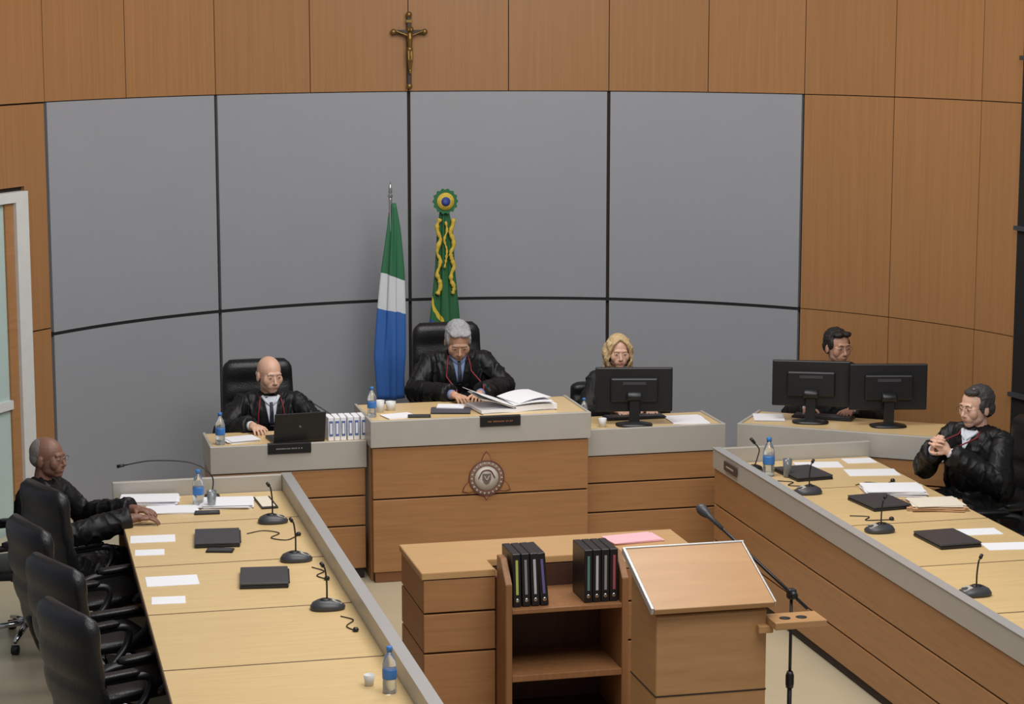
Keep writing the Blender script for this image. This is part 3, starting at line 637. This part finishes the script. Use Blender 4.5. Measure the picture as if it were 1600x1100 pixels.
cup(1.72,.05,.75,glassy,'clear drinking glass on the desk',n='drinking_glass',h=.12); cup(-1.60,-3.6,.75,white,'small white plastic cup',h=.05,rr=.025); cup(.80,1.12,.915,white,'white plastic cup on the bench',h=.06,rr=.028)
cup(-1.93,.02,.75,glassy,'clear drinking glass near bottle',n='drinking_glass',h=.11)
def sheet(x,y,z,rz,w=.21,h=.297,n=1,mat=None,label='white sheet of paper on the desk',name='paper_sheet',grp='papers on the desks'):
    bm=bmesh.new(); rr=random.Random(int((x+9)*1000+(y+9)*77))
    for i in range(n):
        a=0 if i==0 else rr.uniform(-.12,.12)
        z0=i*.004; th=.0035 if n>1 else .002
        g=bmesh.ops.create_cube(bm,size=1)['verts']
        T=Matrix.Translation((rr.uniform(-.01,.01)*(i>0),rr.uniform(-.01,.01)*(i>0),z0+th/2))@Matrix.Rotation(a,4,'Z')@Matrix.Diagonal((w,h,th,1))
        bmesh.ops.transform(bm,matrix=T,verts=g)
    me=bpy.data.meshes.new(name); bm.to_mesh(me); bm.free(); o=obj(name,me,None,mat or paper)
    o.location=(x,y,z); o.rotation_euler=(0,0,rz); tag(o,label,'paper',grp); return o
for x,y,a,w,h in ((-2.33,-.66,1.5,.17,.25),(-2.37,-.97,1.5,.13,.16),(-2.30,-1.60,1.55,.2,.27),(-2.35,-1.98,1.5,.14,.17),(2.05,.36,1.4,.18,.30),(2.36,.42,1.5,.15,.2),(2.30,.06,1.4,.2,.33),(2.25,-1.58,1.5,.15,.28),(2.28,-1.93,1.45,.16,.26)): sheet(x,y,.75,a,w,h)
sheet(-2.28,.27,.75,1.4,.22,.34,8,label='thick pile of white papers',name='paper_stack'); sheet(-2.16,.02,.75,1.45,.2,.30,3,label='loose white papers by the man',name='paper_stack')
sheet(-1.83,.10,.75,1.45,.24,.30,6,label='notebook pages lying on black folder',name='paper_stack')
sheet(2.20,-.52,.75,1.35,.26,.36,9,paper,'pile of case papers on the desk','paper_stack'); sheet(2.30,-.93,.75,1.3,.28,.34,5,manila,'brown cardboard folders in a pile','folder_stack'); sheet(2.30,-.93,.771,1.4,.24,.3,3,paperc,'papers on top of brown folders','paper_stack')
sheet(.16,-1.76,TZ,.1,.28,.18,3,pink,'pink papers on clerk table','paper_stack')
sheet(-1.62,1.22,.915,.3,.2,.17,4,label='papers in front of the bald judge',name='paper_stack'); sheet(1.43,1.22,.915,-.1,.25,.30,2,label='papers beside the monitor')
x,y=sbp(.13,.30); sheet(x,y,SBZ,-.3,.21,.25,3,label='papers on the side bench',name='paper_stack')
sheet(-.60,1.03,1.066,.2,.2,.15,2,label='papers beside the cups on bench'); 
ob=root('open_book','large open white case file lying on bench','book',(.15,1.14,1.066),.12)
def page(sx,hh,tilt,w=.26,th=.02,z0=.004,rz=0):
    vs=[];fs=[];n=10
    for i in range(n+1):
        t=i/n; x=sx*w*t; z=z0+hh*sin(pi*t*.8)*.5+tilt*t*t
        for y_ in (-.16,.16):
            X=x*cos(rz)-y_*sin(rz); Y=x*sin(rz)+y_*cos(rz)
            vs.append(V((X,Y,z+th))); vs.append(V((X,Y,z)))
    for i in range(n):
        a=i*4; b=a+4
        fs+= [(a,a+2,b+2,b),(a+1,b+1,b+3,a+3),(a,b,b+1,a+1),(a+2,a+3,b+3,b+2)]
    fs+=[(0,1,3,2),(n*4,n*4+2,n*4+3,n*4+1)]
    return raw('page_block',vs,fs,paper,ob)
page(1,.012,0,.29,.035); page(-1,.01,0,.24,.02,.004); page(1,.03,.005,.27,.006,.045,-.08); page(-1,.05,.085,.26,.004,.035,.05); page(-1,.06,.05,.23,.004,.03,-.06); page(1,.05,.012,.24,.004,.055,.12)
box('cover',ob,(.50,.33,.004),(.02,0,.002),paperc,.001)
of=sheet(-.24,1.13,1.066,-.2,.26,.2,3,M('dark_folder',(74,74,82),.6),'dark folder under the hands of the judge','folder')
sheet(-.22,1.22,1.079,-.3,.18,.13,2,label='papers held by the reading judge',name='paper_sheet')
bl=M('book_blue',(84,108,160),.5); 
for i in range(6):
    r=root('law_book','upright white law book with blue spine band','book',(-1.05+.043*i,1.14,.915),rad(3-2*i%5),'law books on the bench')
    box('cover',r,(.037,.14,.155),(0,0,.0775),paper,.004); box('page_block',r,(.030,.136,.147),(0,.004,.0775),paperc,.001); box('spine_band',r,(.026,.002,.10),(0,-.0705,.08),bl,0); box('spine_title',r,(.014,.002,.07),(0,-.072,.08),paper,0)
def phone(x,y,z,rz,label='black mobile phone lying on desk'):
    r=root('mobile_phone',label,'phone',(x,y,z),rz); box('case',r,(.075,.15,.011),(0,0,.006),black,.004); box('screen',r,(.066,.13,.001),(0,0,.012),dgrey,0)
phone(-1.99,-1.03,.75,1.3); phone(-1.97,-.10,.75,1.5); phone(-.48,.98,1.066,1.4); phone(1.6,.22,.75,1.2,'black phone beside bottle')
nb=root('notebook','black covered notebook on the desk','notebook',(-1.60,.08,.75),.05); 
box('cover',nb,(.10,.30,.012),(.0,0,.006),black,.003); box('page_block',nb,(.08,.27,.004),(-.005,0,.014),paperc,.001)
def cable(x,y,z,pts,label='thin black earphone cable on the desk'):
    r=root('earphone',label,'earphone',(x,y,z)); tube('cord',r,spl([(a,b,.004) for a,b in pts],6),.003,black,6); lathe('earpiece',r,[(.012,0),(.016,.01),(.010,.02),(.002,.022)],black,12,Matrix.Translation((pts[-1][0],pts[-1][1],.0)))
cable(-1.7,-.75,.75,[(-.1,.08),(0,.13),(.08,.05),(.02,-.05),(.1,-.12),(.18,-.02)]); cable(-1.55,-1.6,.75,[(0,.1),(.05,.0),(0,-.08),(.04,-.17)]); cable(-1.55,-2.6,.75,[(0,.12),(.05,.04),(0,-.06),(.03,-.15)])
cable(1.62,-.15,.75,[(0,.1),(.08,.04),(.02,-.04),(.14,-.1)]); cable(2.2,-.28,.75,[(-.15,0),(-.05,.06),(.04,.0),(.12,.05)]); cable(1.7,-1.1,.75,[(0,.05),(.1,.0),(.05,-.08),(.2,-.1)])
npb=root('nameplate','small dark plate fixed to the desk ledge','nameplate',(1.392,.2,.79)); bxr('plate',npb,-.006,.002,-.12,.12,-.03,.03,M('brown_plate',(70,56,48),.5),.002); bxr('lettering',npb,-.0075,-.006,-.07,.07,-.005,.005,steel,0)
# ---------------------------------------------------------------- lights
def area(name,loc,size,power,target,col=(1,.97,.93)):
    l=bpy.data.lights.new(name,'AREA'); l.shape='RECTANGLE'; l.size=size[0]; l.size_y=size[1]; l.energy=power; l.color=col
    o=bpy.data.objects.new(name,l); SC.objects.link(o); o.location=loc; o.rotation_euler=(V(target)-V(loc)).to_track_quat('-Z','Y').to_euler(); return o
area('ceiling_light',(0,-.3,5.6),(3.4,2.2),185,(0,.3,0)); area('ceiling_light',(0,-4.5,5.8),(5,3),185,(0,-3.5,0)); area('ceiling_light',(.3,-6.5,5.8),(4,2),150,(.4,3,1.5))
w=bpy.data.worlds.new('w'); bpy.context.scene.world=w; w.use_nodes=True; w.node_tree.nodes['Background'].inputs[0].default_value=(.88,.92,1,1); w.node_tree.nodes['Background'].inputs[1].default_value=.27
# ---------------------------------------------------------------- camera
cam=bpy.data.cameras.new('camera'); co=bpy.data.objects.new('camera',cam); SC.objects.link(co); bpy.context.scene.camera=co
yaw=rad(13.4); p=rad(9.06); fw=V((sin(yaw)*cos(p),cos(yaw)*cos(p),-sin(p))); rt=V((cos(yaw),-sin(yaw),0)); up=rt.cross(fw)
co.matrix_world=Matrix.Translation((-3.17,-12.92,3.75))@Matrix((rt,up,-fw)).transposed().to_4x4()
cam.sensor_width=36; cam.lens=36*3450/1600; cam.clip_end=100
bpy.context.scene.view_settings.view_transform='Standard'
